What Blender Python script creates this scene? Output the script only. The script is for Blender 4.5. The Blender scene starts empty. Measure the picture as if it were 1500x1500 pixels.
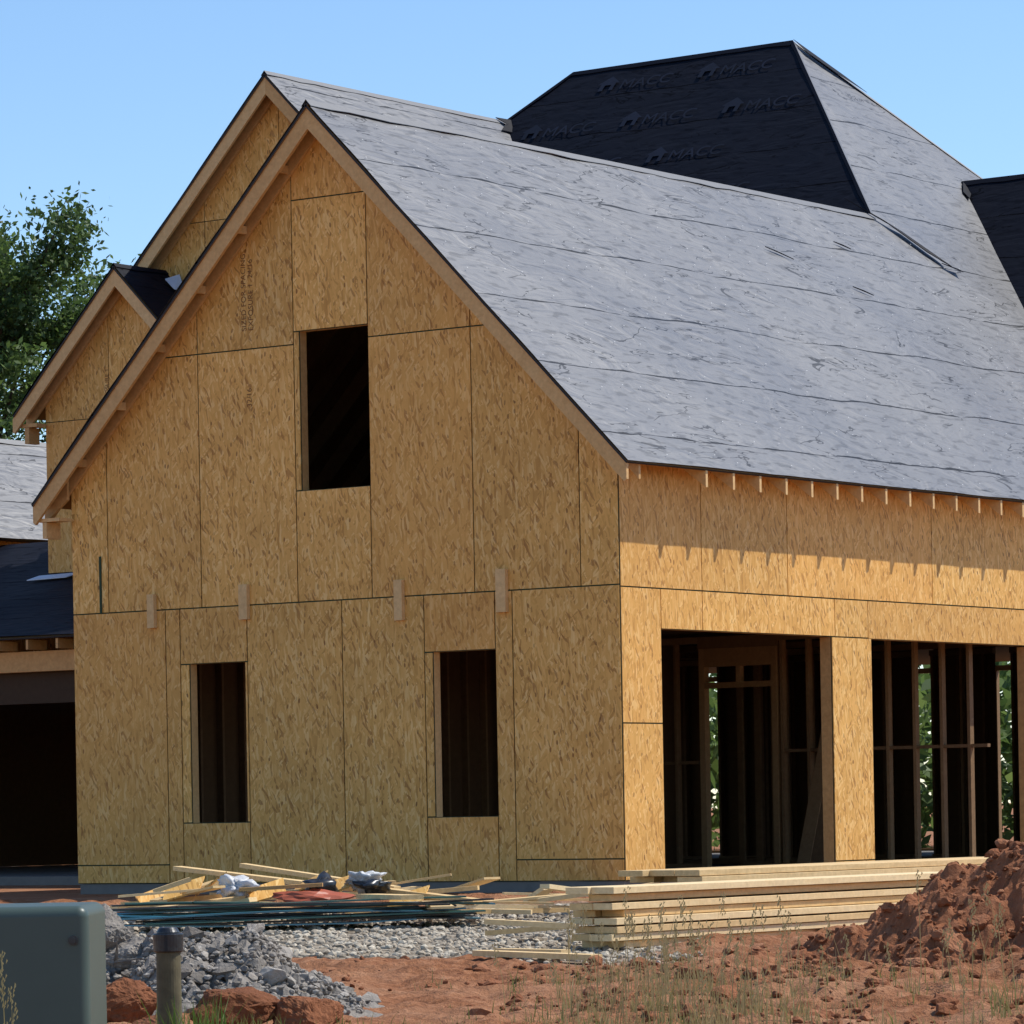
import bpy, bmesh, math, random
import numpy as np
from mathutils import Vector, Matrix, noise as mn
random.seed(7); rng=np.random.default_rng(7)
scene=bpy.context.scene
COL=scene.collection
# ---------------------------------------------------------------- helpers
CAMX,CAMY,CAMZ=24.63,-35.88,0.75
VX,VY=-0.5878,0.8090
def site(lat,D,z=0.0):
    return Vector((CAMX+VX*D+VY*lat, CAMY+VY*D-VX*lat, z))
def nlink(nt,a,b): nt.links.new(a,b)
class NT:
    def __init__(s,name):
        s.m=bpy.data.materials.new(name); s.m.use_nodes=True; s.nt=s.m.node_tree
        s.nt.nodes.clear()
        s.out=s.nt.nodes.new('ShaderNodeOutputMaterial')
        s.b=s.nt.nodes.new('ShaderNodeBsdfPrincipled')
        s.nt.links.new(s.b.outputs[0],s.out.inputs[0])
    def n(s,t,**k):
        nd=s.nt.nodes.new(t)
        for a,v in k.items(): setattr(nd,a,v)
        return nd
    def set(s,inp,v):
        if isinstance(v,bpy.types.NodeSocket): s.nt.links.new(v,inp)
        else: inp.default_value=v
    def math(s,op,a,b=0.0,c=None,clamp=False):
        nd=s.n('ShaderNodeMath',operation=op,use_clamp=clamp)
        s.set(nd.inputs[0],a); s.set(nd.inputs[1],b)
        if c is not None: s.set(nd.inputs[2],c)
        return nd.outputs[0]
    def mix(s,f,a,b,mode='MIX'):
        nd=s.n('ShaderNodeMix',data_type='RGBA',blend_type=mode)
        s.set(nd.inputs[0],f)
        for i,v in ((6,a),(7,b)):
            if isinstance(v,tuple) and len(v)==3: v=(*v,1)
            s.set(nd.inputs[i],v)
        return nd.outputs[2]
    def mixf(s,f,a,b):
        nd=s.n('ShaderNodeMix',data_type='FLOAT')
        s.set(nd.inputs[0],f); s.set(nd.inputs[2],a); s.set(nd.inputs[3],b)
        return nd.outputs[0]
    def noise(s,vec,scale,detail=4,rough=.55,dist=0):
        nd=s.n('ShaderNodeTexNoise'); s.set(nd.inputs['Vector'],vec)
        nd.inputs['Scale'].default_value=scale; nd.inputs['Detail'].default_value=detail
        nd.inputs['Roughness'].default_value=rough; nd.inputs['Distortion'].default_value=dist
        return nd.outputs[0]
    def ramp(s,f,stops):
        nd=s.n('ShaderNodeValToRGB'); s.set(nd.inputs[0],f)
        el=nd.color_ramp.elements
        while len(el)<len(stops): el.new(.5)
        for e,(p,c) in zip(el,stops):
            e.position=p; e.color=(*c,1) if len(c)==3 else c
        return nd.outputs[0]
    def mapping(s,vec,rot=(0,0,0),scale=(1,1,1),loc=(0,0,0)):
        nd=s.n('ShaderNodeMapping'); s.set(nd.inputs[0],vec)
        nd.inputs[1].default_value=loc; nd.inputs[2].default_value=rot; nd.inputs[3].default_value=scale
        return nd.outputs[0]
    def bump(s,h,strength=.3,dist=.01):
        nd=s.n('ShaderNodeBump'); s.set(nd.inputs['Height'],h)
        nd.inputs['Strength'].default_value=strength; nd.inputs['Distance'].default_value=dist
        s.nt.links.new(nd.outputs[0],s.b.inputs['Normal'])
    def col(s,v):
        if isinstance(v,tuple): v=(*v,1)
        s.set(s.b.inputs['Base Color'],v)
    def rough(s,v): s.set(s.b.inputs['Roughness'],v)
    def spec(s,v): s.set(s.b.inputs['Specular IOR Level'],v)
    def obj(s): return s.n('ShaderNodeTexCoord').outputs['Object']
    def uv(s): return s.n('ShaderNodeTexCoord').outputs['UV']
    def grey(s,g):
        gc=s.n('ShaderNodeCombineXYZ'); [nlink(s.nt,g,gc.inputs[i]) for i in range(3)]; return gc.outputs[0]
    def tint(s):
        a=s.n('ShaderNodeAttribute',attribute_name='tint'); sp=s.n('ShaderNodeSeparateColor')
        s.nt.links.new(a.outputs['Color'],sp.inputs[0]); return sp.outputs

# ---------------------------------------------------------------- materials
def mk_osb(name,gain=1.0):
    k=NT(name); o=k.obj(); t=k.tint()
    sp=k.n('ShaderNodeSeparateXYZ'); nlink(k.nt,o,sp.inputs[0])
    h=k.math('ADD',sp.outputs[0],sp.outputs[1])
    h2=k.math('MULTIPLY_ADD',t[0],37.0,h); z2=k.math('MULTIPLY_ADD',t[1],23.0,sp.outputs[2])
    cb=k.n('ShaderNodeCombineXYZ'); nlink(k.nt,h2,cb.inputs[0]); nlink(k.nt,z2,cb.inputs[1])
    P=cb.outputs[0]
    nz=k.n('ShaderNodeTexNoise',noise_dimensions='2D'); nz.inputs['Scale'].default_value=5; nz.inputs['Detail'].default_value=1
    nlink(k.nt,P,nz.inputs['Vector'])
    vm=k.n('ShaderNodeVectorMath',operation='MULTIPLY_ADD'); nlink(k.nt,nz.outputs['Color'],vm.inputs[0])
    vm.inputs[1].default_value=(.05,.05,0); nlink(k.nt,P,vm.inputs[2]); P2=vm.outputs[0]
    ls=[]
    for i,(rot,sx,sy) in enumerate([(1.50,9,44),(1.05,10,46),(2.3,10,46)]):
        v=k.n('ShaderNodeTexVoronoi',voronoi_dimensions='2D'); v.inputs['Scale'].default_value=1
        nlink(k.nt,k.mapping(k.mapping(P2,rot=(0,0,rot),loc=(i*3.3,i*1.7,0)),scale=(sx,sy,1)),v.inputs['Vector'])
        sc=k.n('ShaderNodeSeparateColor'); nlink(k.nt,v.outputs['Color'],sc.inputs[0]); ls.append((sc.outputs,v.outputs['Distance']))
    def gt(a,b): return k.math('GREATER_THAN',a,b)
    f=k.mixf(gt(ls[2][0][1],.55),ls[1][0][0],ls[2][0][0])
    f=k.mixf(gt(ls[0][0][1],.5),f,ls[0][0][0])
    big=k.noise(P,1.4,3)
    c=k.ramp(f,[(0,(.52,.262,.060)),(.22,(.69,.375,.092)),(.7,(.77,.430,.118)),(1,(.88,.57,.21))])
    fl=k.math('MULTIPLY',gt(ls[1][0][2],.93),gt(ls[0][0][2],.35))
    c=k.mix(k.math('MULTIPLY',fl,.60),c,(.29,.115,.026))
    sm=k.n('ShaderNodeTexVoronoi',voronoi_dimensions='2D'); sm.inputs['Scale'].default_value=1
    nlink(k.nt,k.mapping(P2,rot=(0,0,.12),scale=(24,11,1)),sm.inputs['Vector'])
    s2=k.n('ShaderNodeSeparateColor'); nlink(k.nt,sm.outputs['Color'],s2.inputs[0])
    fl2=k.math('MULTIPLY',gt(s2.outputs[0],.87),k.math('LESS_THAN',sm.outputs['Distance'],.28))
    c=k.mix(k.math('MULTIPLY',fl2,k.math('MULTIPLY_ADD',s2.outputs[1],.65,.15)),c,(.18,.07,.016))
    g=k.math('MULTIPLY_ADD',big,.38,.82)
    g=k.math('MULTIPLY',g,k.math('MULTIPLY_ADD',t[2],.18,.91*gain))
    c=k.mix(1.0,c,k.grey(g),'MULTIPLY')
    c=k.mix(k.math('MULTIPLY',k.math('MULTIPLY',t[0],t[0]),.32),c,(.66,.28,.06))
    k.col(c); k.rough(.62); k.spec(.3)
    return k.m
def mk_wood(name,c0,c1,c2,stretch=(4,4,4)):
    k=NT(name); t=k.tint(); o=k.obj()
    n1=k.noise(k.mapping(o,scale=stretch),3,4,.6,.6)
    n2=k.noise(o,26,2)
    f=k.math('ADD',k.math('MULTIPLY',n1,.55),k.math('MULTIPLY',t[0],.5))
    c=k.ramp(f,[(.15,c0),(.5,c1),(.9,c2)])
    k.col(k.mix(1.0,c,k.grey(k.math('MULTIPLY_ADD',n2,.4,.8)),'MULTIPLY')); k.rough(.65); k.spec(.3)
    return k.m
def mk_felt(name,base,gloss=.5,spec=1.0,period=1.12):
    k=NT(name); uv=k.uv()
    sp=k.n('ShaderNodeSeparateXYZ'); nlink(k.nt,uv,sp.inputs[0])
    wav=k.noise(k.mapping(uv,scale=(.6,.6,1)),1.0,3)
    v=k.math('MULTIPLY_ADD',wav,.18,sp.outputs[1])
    fr=k.math('FRACT',k.math('DIVIDE',v,period))
    wid=k.math('MULTIPLY',k.math('SUBTRACT',k.noise(k.mapping(uv,scale=(1.3,.3,1)),1.4,3),.31),.095)
    line=k.math('LESS_THAN',fr,wid)
    cn=k.noise(k.mapping(uv,scale=(.45,1.9,1)),1.1,4,.55,.8)
    cr=k.math('LESS_THAN',k.math('ABSOLUTE',k.math('SUBTRACT',cn,.52)),.006)
    cr=k.math('MULTIPLY',cr,k.math('GREATER_THAN',k.noise(uv,.9,2),.50))
    wr=k.noise(k.mapping(uv,rot=(0,0,.35),scale=(.7,2.0,1)),1.5,3,.5,1.6)
    lo=k.noise(uv,.30,2)
    sm=k.noise(k.mapping(uv,rot=(0,0,.65),scale=(2.0,7.0,1)),1.7,2,.5,.3)
    smf=k.ramp(sm,[(.54,(0,0,0)),(.66,(1,1,1))])
    dirt=k.noise(uv,12,2,.6)
    c=k.mix(dirt,tuple(x*.85 for x in base),tuple(x*1.25 for x in base))
    c=k.mix(k.math('MULTIPLY',smf,.5),c,tuple(x*.4 for x in base))
    # felt just above each lap is a little paler
    up=k.math('MULTIPLY',k.math('SUBTRACT',1.0,fr),.35)
    dk=k.math('MAXIMUM',k.math('MULTIPLY',line,.94),k.math('MULTIPLY',cr,.7))
    c=k.mix(k.math('MULTIPLY',up,.6),c,tuple(x*1.5 for x in base))
    c=k.mix(dk,c,(.003,.003,.004))
    k.col(c)
    k.rough(k.math('ADD',k.math('MULTIPLY_ADD',lo,.20,gloss-.12),k.math('MULTIPLY',dirt,.04)))
    s=k.math('MULTIPLY',k.math('SUBTRACT',1.0,k.math('MULTIPLY',smf,.34)),spec)
    s=k.math('MULTIPLY',s,k.math('SUBTRACT',1.0,k.math('MULTIPLY',dk,.88)))
    k.spec(s)
    k.bump(k.math('SUBTRACT',wr,k.math('MULTIPLY',line,.25)),.36,.045)
    return k.m
def mk_plain(name,c,r=.6,var=.25,scale=6,bump=.2,spec=.4,metal=0):
    k=NT(name); o=k.obj(); n=k.noise(o,scale,4,.6)
    k.col(k.mix(n,tuple(x*(1-var) for x in c),tuple(min(1,x*(1+var)) for x in c)))
    k.rough(r); k.spec(spec); k.b.inputs['Metallic'].default_value=metal
    if bump: k.bump(n,bump,.01)
    return k.m
OSB=mk_osb('osb_sheathing'); OSBD=mk_plain('osb_underside_shaded',(.24,.14,.055),.8,.3,12,0)  # underside is a darkened OSB copy, eave shade put into its colour
OSBI=mk_plain('interior_board_shaded',(.13,.072,.032),.85,.3,12,0)  # inner OSB faces, darkened to paint in indoor shade
PSHADE=mk_plain('porch_shade_strip',(.05,.030,.016),.85,.3,12,0)  # near-black colour painting the shade under the porch beam
LUM=mk_wood('framing_lumber',(.46,.25,.085),(.62,.375,.15),(.76,.51,.235))
STUD=mk_wood('stud_lumber_shaded',(.15,.085,.040),(.22,.13,.062),(.31,.19,.09))  # same lumber with indoor shade put into its colour
PINE=mk_wood('fresh_pine',(.52,.33,.135),(.72,.50,.24),(.84,.65,.37),(9,1.2,9))
FELT=mk_felt('roof_underlayment',(.060,.061,.067),.455)
FELTD=mk_felt('roof_underlayment_shaded',(.0030,.0038,.0085),.65,.12,.95)  # same felt, darkened to paint in shade on slopes turned from the sun
FCAP=mk_plain('underlayment_cap',(.052,.053,.058),.47,.2,7,.2,1.0)
EDGE=mk_plain('panel_edge_paint',(.026,.055,.026),.8,.3,8,0)
DARKE=mk_plain('roof_edge_dark',(.018,.018,.02),.7,.3,8,0)
CONC=mk_plain('concrete',(.17,.16,.145),.85,.25,7,.3)
PRINT=mk_plain('felt_print',(.0085,.0105,.020),.6,.95,1.8,0,.18)
STAMP=mk_plain('panel_stamp_ink',(.20,.09,.03),.8,.3,9,0)
NAIL=mk_plain('cap_nail',(.50,.50,.49),.5,.15,50,0)
FLASH=mk_plain('metal_flashing',(.55,.58,.64),.45,.15,5,.1,.5)

# ---------------------------------------------------------------- mesh builder
class MB:
    def __init__(s): s.v=[];s.f=[];s.t=[];s.m=[]
    def add(s,vs,fs,mat=0,tint=None):
        b=len(s.v); tint=tint or (random.random(),random.random(),random.random())
        s.v+= [tuple(p) for p in vs]; s.t+=[tint]*len(vs)
        s.f+=[tuple(i+b for i in f) for f in fs]; s.m+=[mat]*len(fs)
    def box(s,x0,x1,y0,y1,z0,z1,mat=0,tint=None):
        vs=[(x,y,z) for x in(x0,x1) for y in(y0,y1) for z in(z0,z1)]
        s.add(vs,[(0,1,3,2),(4,6,7,5),(0,4,5,1),(2,3,7,6),(0,2,6,4),(1,5,7,3)],mat,tint)
    def prism(s,poly,off,mat=0,tint=None,sidemat=None):
        n=len(poly); off=Vector(off); P=[Vector(p) for p in poly]
        nn=Vector((0,0,0))
        for i in range(n):
            a,b=P[i],P[(i+1)%n]; nn+=(a-P[0]).cross(b-P[0])
        if nn.dot(off)>0: P=P[::-1]
        vs=P+[p+off for p in P]
        fs=[tuple(range(n)),tuple(range(2*n-1,n-1,-1))]+[(i,i+n,(i+1)%n+n,(i+1)%n) for i in range(n)]
        s.add(vs,fs,mat,tint)
        if sidemat is not None:
            for i in range(n): s.m[-1-i]=sidemat
    def beam(s,p,q,w,h,up=Vector((0,0,1)),mat=0,tint=None):
        p=Vector(p);q=Vector(q);d=(q-p).normalized(); sd=d.cross(up).normalized(); u=sd.cross(d).normalized()
        a=[p-sd*w/2-u*h/2,p+sd*w/2-u*h/2,p+sd*w/2+u*h/2,p-sd*w/2+u*h/2]
        s.prism(a,q-p,mat,tint)
    def build(s,name,mats,parent=None,smooth=False,bevel=0):
        me=bpy.data.meshes.new(name); me.from_pydata(s.v,[],s.f)
        at=me.color_attributes.new('tint','FLOAT_COLOR','POINT')
        at.data.foreach_set('color',np.array([(*t,1) for t in s.t],dtype=np.float32).ravel())
        for m in mats: me.materials.append(m)
        me.polygons.foreach_set('material_index',s.m)
        if smooth: me.polygons.foreach_set('use_smooth',[True]*len(me.polygons))
        me.update(); o=bpy.data.objects.new(name,me); COL.objects.link(o)
        if parent: o.parent=parent
        if bevel:
            bv=o.modifiers.new('b','BEVEL'); bv.width=bevel; bv.segments=2; bv.limit_method='ANGLE'
        return o
def clip(poly,a,b,c):
    out=[]
    for i in range(len(poly)):
        p,q=poly[i],poly[(i+1)%len(poly)]
        dp=a*p[0]+b*p[1]-c; dq=a*q[0]+b*q[1]-c
        if dp<=0: out.append(p)
        if (dp<0<dq) or (dq<0<dp):
            t=dp/(dp-dq); out.append((p[0]+t*(q[0]-p[0]),p[1]+t*(q[1]-p[1])))
    return out
def panels(mb,rects,org,sdir,inward,clips=(),gap=.006):
    org=Vector(org);sdir=Vector(sdir);inward=Vector(inward)
    for r in rects:
        s0,s1,z0,z1=r
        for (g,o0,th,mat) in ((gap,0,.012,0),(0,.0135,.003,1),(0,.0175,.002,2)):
            P=[(s0+g,z0+g),(s1-g,z0+g),(s1-g,z1-g),(s0+g,z1-g)]
            for c in clips: 
                if P: P=clip(P,*c)
            if len(P)<3: continue
            pts=[org+sdir*p[0]+Vector((0,0,p[1]))+inward*o0 for p in P]
            mb.prism(pts,inward*th,mat)
house=bpy.data.objects.new('unfinished_house',None); COL.objects.link(house)

# ---------------------------------------------------------------- house walls
W=7.64; RX=-3.82; RZ=8.54
w=MB()
up=[]
cols=[0,.49,1.88,3.27,4.31,5.70,7.09,7.64]
for a,b in zip(cols[:-1],cols[1:]):
    if abs(a-3.27)<.01: continue
    up+=[(a,b,3.10,5.95),(a,b,5.95,8.6)]
up+=[(3.27,4.31,3.10,4.33),(4.23,4.31,4.33,6.09),(3.27,4.31,6.09,7.54),(3.27,4.31,7.54,8.6)]
lo=[(0,1.39,.23,3.10),(0,1.39,0,.23),(1.39,1.62,0,3.10),(1.62,2.57,2.48,3.10),(2.46,2.57,.70,2.48),(1.62,2.57,0,.70),
    (2.57,3.70,.0,3.10),(3.70,5.05,0,3.10),(5.05,6.03,2.47,3.10),(5.05,5.09,.68,2.47),(5.90,6.03,.68,2.47),(5.05,6.03,0,.68),
    (6.03,6.245,0,3.10),(6.245,7.64,.21,3.10),(6.245,7.64,0,.21)]
panels(w,up+lo,(0,0,0),(-1,0,0),(0,1,0),clips=[(1,1,8.49+3.82),(-1,1,8.49-3.82)],gap=.0075)
side=[(.0205,.77,0,1.65),(.0205,.77,1.65,3.08),(.77,1.57,2.65,3.08),(1.57,4.28,2.65,3.08),(4.21,5.07,0,.12),(4.21,5.07,.12,2.65),
      (4.28,5.0,2.65,3.08),(5.0,8.9,2.64,3.08),
      (.0205,1.57,3.08,4.62),(1.57,3.30,3.08,4.62),(3.30,6.47,3.08,4.62),(6.47,9.6,3.08,4.62),(8.75,10.2,0,2.64),(8.9,10.2,2.64,3.08)]
y=10.2
while y<21.6:
    side+=[(y,min(y+1.39,21.7),0,3.08)]; y+=1.39
y=9.6
while y<21.6:
    side+=[(y,min(y+2.6,21.7),3.08,4.62)]; y+=2.6
panels(w,side,(0,0,0),(0,1,0),(-1,0,0),gap=.0075)
panels(w,[(a,a+1.39,c,d) for a in np.arange(.021,7.9,1.39) for c,d in((0,3.1),(3.1,4.5))],(-7.64,0,0),(0,1,0),(1,0,0))
panels(w,[(a,a+1.39,c,d) for a in np.arange(8.1,21.5,1.39) for c,d in((0,3.1),(3.1,7.6)) if not(c==0 and a<16)],(-15.0,0,0),(0,1,0),(1,0,0),clips=[(-1,1,-3.2),(1,1,26.3)])
cl=[(1,1,10.93-.05+11.5),(-1,1,10.93-.05-11.5)]
panels(w,[(a,a+1.36,c,d) for a in (8.8,10.16,11.52,12.88) for c,d in((4.6,6.6),(6.6,9.05),(9.05,11))],(0,8.7,0),(-1,0,0),(0,1,0),clips=cl)
panels(w,[(8.721,11.2,4.6,7.95)],(-8.8,0,0),(0,1,0),(-1,0,0))
panels(w,[(8.721,11.2,4.6,7.95)],(-14.24,0,0),(0,1,0),(1,0,0))
cl=[(1,1,8.41-.05+13.6),(-1,1,8.41-.05-13.6)]
panels(w,[(a,b,c,d) for a,b in ((12.0,12.7),(12.7,14.0),(14.0,15.2)) for c,d in((3.0,3.6),(3.6,6.35),(6.35,8.5))],(0,7.9,0),(-1,0,0),(0,1,0),clips=cl)
panels(w,[(7.921,9.6,3,6.8)],(-15.2,0,0),(0,1,0),(1,0,0)); panels(w,[(7.921,9.6,3,6.8)],(-12.0,0,0),(0,1,0),(-1,0,0))
panels(w,[(a,a+1.36,0,4.7) for a in (7.68,9.04,10.4)],(0,8.06,0),(-1,0,0),(0,1,0))
panels(w,[(a,a+1.3,0,3.0) for a in np.arange(15.1,21,1.3)],(0,17,0),(-1,0,0),(0,1,0))
panels(w,[(a,a+1.3,3.0,3.9) for a in np.arange(15.21,21,1.3)],(0,7.95,0),(-1,0,0),(0,1,0))
panels(w,[(5.2,19,0,3.3)],(-21.7,0,0),(0,1,0),(1,0,0))
panels(w,[(a,a+1.39,3.0,4.9) for a in np.arange(8.5,19.5,1.39)],(-17.8,0,0),(0,1,0),(-1,0,0))
panels(w,[(a,a+.95,3.0,6.6) for a in (17.8,18.75,19.7)],(0,8.5,0),(-1,0,0),(0,1,0),clips=[(1,1,6.5+19.15),(-1,1,6.5-19.15)])
panels(w,[(a,a+1.3,5.5,9.5) for a in (13.2,14.5,15.8,17.1)],(-2.5,0,0),(0,1,0),(-1,0,0),clips=[(1,1,9.5+15.8),(-1,1,9.5-15.8)])
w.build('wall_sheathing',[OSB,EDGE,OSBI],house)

# ---------------------------------------------------------------- framing
f=MB()
def studwall_y(y,x0,x1,z0,z1,sp=.41,skip=(),d=.09,mat=0):
    f.box(x0,x1,y,y+d,z0,z0+.04,mat); f.box(x0,x1,y,y+d,z1-.08,z1,mat)
    x=x0+.02
    while x<x1-.04:
        if not any(a<x<b for a,b in skip): f.box(x,x+.04,y+.001,y+d-.001,z0+.041,z1-.081,mat)
        x+=sp
def studwall_x(x,y0,y1,z0,z1,sp=.41,skip=(),d=.09,mat=0):
    f.box(x,x+d,y0,y1,z0,z0+.04,mat); f.box(x,x+d,y0,y1,z1-.08,z1,mat)
    y=y0+.02
    while y<y1-.04:
        if not any(a<y<b for a,b in skip): f.box(x+.001,x+d-.001,y,y+.04,z0+.041,z1-.081,mat)
        y+=sp
studwall_y(.022,-7.52,-.12,0,2.95,skip=[(-5.92,-5.05),(-2.5,-1.6)])
studwall_x(-7.615,.022,8.0,0,2.95)
studwall_x(-.112,.022,.77,0,2.6); studwall_x(-.112,8.79,21.6,0,2.9)
studwall_y(8.05,-7.4,-4.35,0,2.9,sp=.38); studwall_y(8.05,-3.15,-.15,0,2.9,sp=.38,skip=[(-1.2,-.9)])
f.box(-4.33,-4.25,8.04,8.15,0,2.75,2); f.box(-3.25,-3.17,8.04,8.15,0,2.75,2)
f.box(-4.249,-3.251,8.04,8.15,2.25,2.32,2); f.box(-4.249,-3.251,8.04,8.15,2.52,2.75,2); f.box(-3.78,-3.72,8.05,8.14,2.321,2.519,2)
f.box(-4.35,-3.15,8.045,8.155,2.751,2.9)
studwall_y(10.4,-9,-3.4,0,2.9,sp=.4,skip=[(-6.2,-5.2)]); studwall_y(12.6,-12,-.15,0,2.9,sp=.4,skip=[(-7.7,-6.7),(-4.1,-3.3),(-2.8,-2.2)])
studwall_x(-4.6,9.3,10.3,0,2.9); studwall_x(-7.3,8.2,14.9,0,2.9,skip=[(11.9,13.6)])
studwall_y(21.55,-14.9,-.1,0,2.9,sp=.8)
for a,b in ((-14.9,-8.80),(-8.56,-5.26),(-4.98,-3.96),(-3.70,-.2)):
    studwall_y(14.9,a,b,0,2.9)
f.box(-7.3,-4.36,8.06,8.13,1.3,1.34); f.box(-3.1,-.2,8.06,8.13,1.42,1.46); f.box(-11.9,-7.8,12.61,12.68,1.3,1.34)
def jamb(s0,s1,z0,z1,d=.13):
    x0,x1=-s1,-s0
    f.box(x0-.04,x0,.021,d,z0,z1,1); f.box(x1,x1+.04,.021,d,z0,z1,1)
    f.box(x0-.04,x1+.04,.021,d,z0-.04,z0-.001,1); f.box(x0-.04,x1+.04,.021,d,z1+.001,z1+.14,1)
jamb(1.62,2.46,.70,2.48); jamb(5.09,5.90,.68,2.47); jamb(3.27,4.23,4.33,6.09)
f.box(-.16,-.021,.73,.769,0,2.65,1)
for a in (4.211,5.03,): f.box(-.16,-.021,a,a+.038,0,2.645,1)
f.box(-.16,-.021,8.752,8.79,0,2.63,1)
f.box(-.16,-.021,.77,4.21,2.655,2.94,1); f.box(-.16,-.021,5.07,8.75,2.645,2.94,1)
for yy in np.arange(.6,8,.6):
    f.beam((RX,yy,8.35),(-7.6,yy,4.5),.04,.2); f.beam((RX,yy,8.35),(-.06,yy,4.6),.04,.2)
    f.box(RX-1.4,RX+1.4,yy,yy+.04,6.7,6.85)
for x_ in (-2.3,-2.12,-1.96): f.beam((x_,7.2,0.02),(x_+.05,7.95,2.2),.19,.03)
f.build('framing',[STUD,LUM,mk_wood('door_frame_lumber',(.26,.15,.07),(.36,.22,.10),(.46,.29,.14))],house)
d=MB()
d.box(-7.6,-.03,.03,8.04,2.955,3.06); d.box(-14.9,-.03,8.16,21.5,2.955,3.06)
for a,b in ((-14.9,-8.82),(-8.54,-5.28),(-4.96,-3.98),(-3.68,-.2)):
    d.box(a,b,15.0,15.015,0,2.95)
d.box(-7.2,-4.7,8.15,8.16,0,2.95)
d.box(-7.5,-4.5,6.2,6.21,3.07,4.3)
d.build('floor_deck',[OSBI],house)
s=MB(); s.box(-7.60,-.04,.04,8,-.45,-.003); s.box(-14.96,-.04,8.0,21.68,-.45,-.002); s.box(-21.6,-7.7,5.0,8.0,-.45,-.004); s.box(-21.6,-15.0,8.01,19.6,-.45,-.005)
s.box(-7.62,-.02,.02,.039,-.45,-.006); s.build('foundation_slab',[CONC],house)

b=MB()
for (x,z0,z1,wd) in ((-6.42,2.90,3.28,.10),(-5.06,2.94,3.33,.12),(-2.88,2.84,3.28,.11),(-1.50,2.87,3.33,.13)):
    b.box(x-wd/2,x+wd/2,-.055,-.002,z0,z1,0,(.95,.5,.5))
b.box(-7.22,-7.19,-.012,-.002,3.1,3.75,1)
def rake(xr,zr,k,yf,depth=.22,yw=None,dy=.04):
    for sg in (-1,1):
        P=[(xr,yf,zr-.055),(xr+sg*k,yf,zr-k-.055),(xr+sg*k,yf,zr-k-.055-depth*.75),(xr+sg*(k-.03),yf,zr-k-.02-depth),(xr,yf,zr-.055-depth)]
        b.prism(P,(0,dy,0))
        if yw is not None:
            P=[(xr,yw,zr-.06),(xr+sg*(k-.02),yw,zr-k-.04),(xr+sg*(k-.02),yw,zr-k-.22),(xr,yw,zr-.26)]
            b.prism(P,(0,.036,0))
rake(RX,RZ,4.14,-.30,.24,-.045); rake(-11.5,10.93,3.0,8.4,.24,8.655); rake(-13.6,8.41,1.95,7.6,.24,7.855)
for kk in np.arange(.5,4,.61):
    for sg in(-1,1):
        x=RX+sg*kk; z=RZ-kk-.12
        b.box(x-.02,x+.02,-.259,-.046,z-.09,z)
b.box(-7.93,-7.60,-.255,-.05,4.17,4.21); b.box(-7.86,-7.80,-.25,-.01,3.98,4.165); b.box(-15.45,-15.15,7.66,7.85,6.28,6.33); b.box(-15.38,-15.3,7.66,7.88,6.05,6.275)
y=1.17
while y<21.5:
    P=[(-.03,y,4.72+.03-.055),(.335,y,4.72-.335-.055),(.335,y,4.72-.335-.23),(-.03,y,4.72+.03-.33)]
    b.prism(P,(0,.04,0),0,(.98,.5,.5)); y+=.53  # palest tint, sunlight on the tail ends put into the wood colour
y=-.1
while y<7: 
    P=[(-7.61,y,4.67),(-7.96,y,4.32),(-7.96,y,4.17),(-7.61,y,4.42)]
    b.prism(P,(0,.04,0)); y+=.53
x=-21.4
while x<-7.8:
    b.box(x,x+.04,4.93,5.3,3.00,3.13); x+=.53
b.box(-21.6,-7.66,5.25,5.39,2.72,2.99)
b.box(-21.6,-7.67,5.42,5.44,2.30,2.984,2)  # added dark board standing in for porch shade, covers a lit strip behind
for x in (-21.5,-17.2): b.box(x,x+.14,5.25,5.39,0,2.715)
b.build('trim_boards',[LUM,EDGE,PSHADE],house)
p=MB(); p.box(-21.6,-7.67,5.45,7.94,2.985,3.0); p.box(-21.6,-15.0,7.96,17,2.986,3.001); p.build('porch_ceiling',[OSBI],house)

# ---------------------------------------------------------------- roofs
def felt(name,poly,mat,eu,amp=.016,step=.28,deckmat=OSBD):
    P=[Vector(p) for p in poly]
    n=Vector((0,0,0))
    for i in range(len(P)): n+=(P[i]-P[0]).cross(P[(i+1)%len(P)]-P[0])
    if n.z<0: P=P[::-1]; n=-n
    n.normalize(); eu=Vector(eu); ev=n.cross(eu).normalized()
    if ev.z<0: ev=-ev
    bm=bmesh.new(); bm.faces.new([bm.verts.new(q) for q in P])
    us=[q.dot(eu) for q in P]; vs=[q.dot(ev) for q in P]
    for a,lo_,hi in ((eu,min(us),max(us)),(ev,min(vs),max(vs))):
        t=lo_+step
        while t<hi-.05:
            bmesh.ops.bisect_plane(bm,geom=bm.verts[:]+bm.edges[:]+bm.faces[:],dist=1e-5,plane_co=a*t,plane_no=a); t+=step
    uvl=bm.loops.layers.uv.new('UVMap')
    for fc in bm.faces:
        fc.smooth=True
        for l in fc.loops: l[uvl].uv=(l.vert.co.dot(eu),l.vert.co.dot(ev))
    for v in bm.verts:
        c=v.co.copy(); v.co=c+n*amp*(mn.noise(c*.8)+.45*mn.noise(c*2.1))
    me=bpy.data.meshes.new(name); bm.to_mesh(me); bm.free(); me.materials.append(mat)
    o=bpy.data.objects.new(name,me); COL.objects.link(o); o.parent=house
    dk=MB(); dk.prism([q-n*.022 for q in P],-n*.022,0,None,1); dk.build(name+'_deck',[deckmat,DARKE],house)
    return o
X1=.36
Y=(0,1,0); X=(1,0,0)
zf=lambda x:4.72-x
felt('wing_roof_slope',[(X1,-.32,zf(X1)),(X1,22.06,zf(X1)),(RX,17.88,RZ),(RX,-.32,RZ)],FELT,Y,.020)
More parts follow.
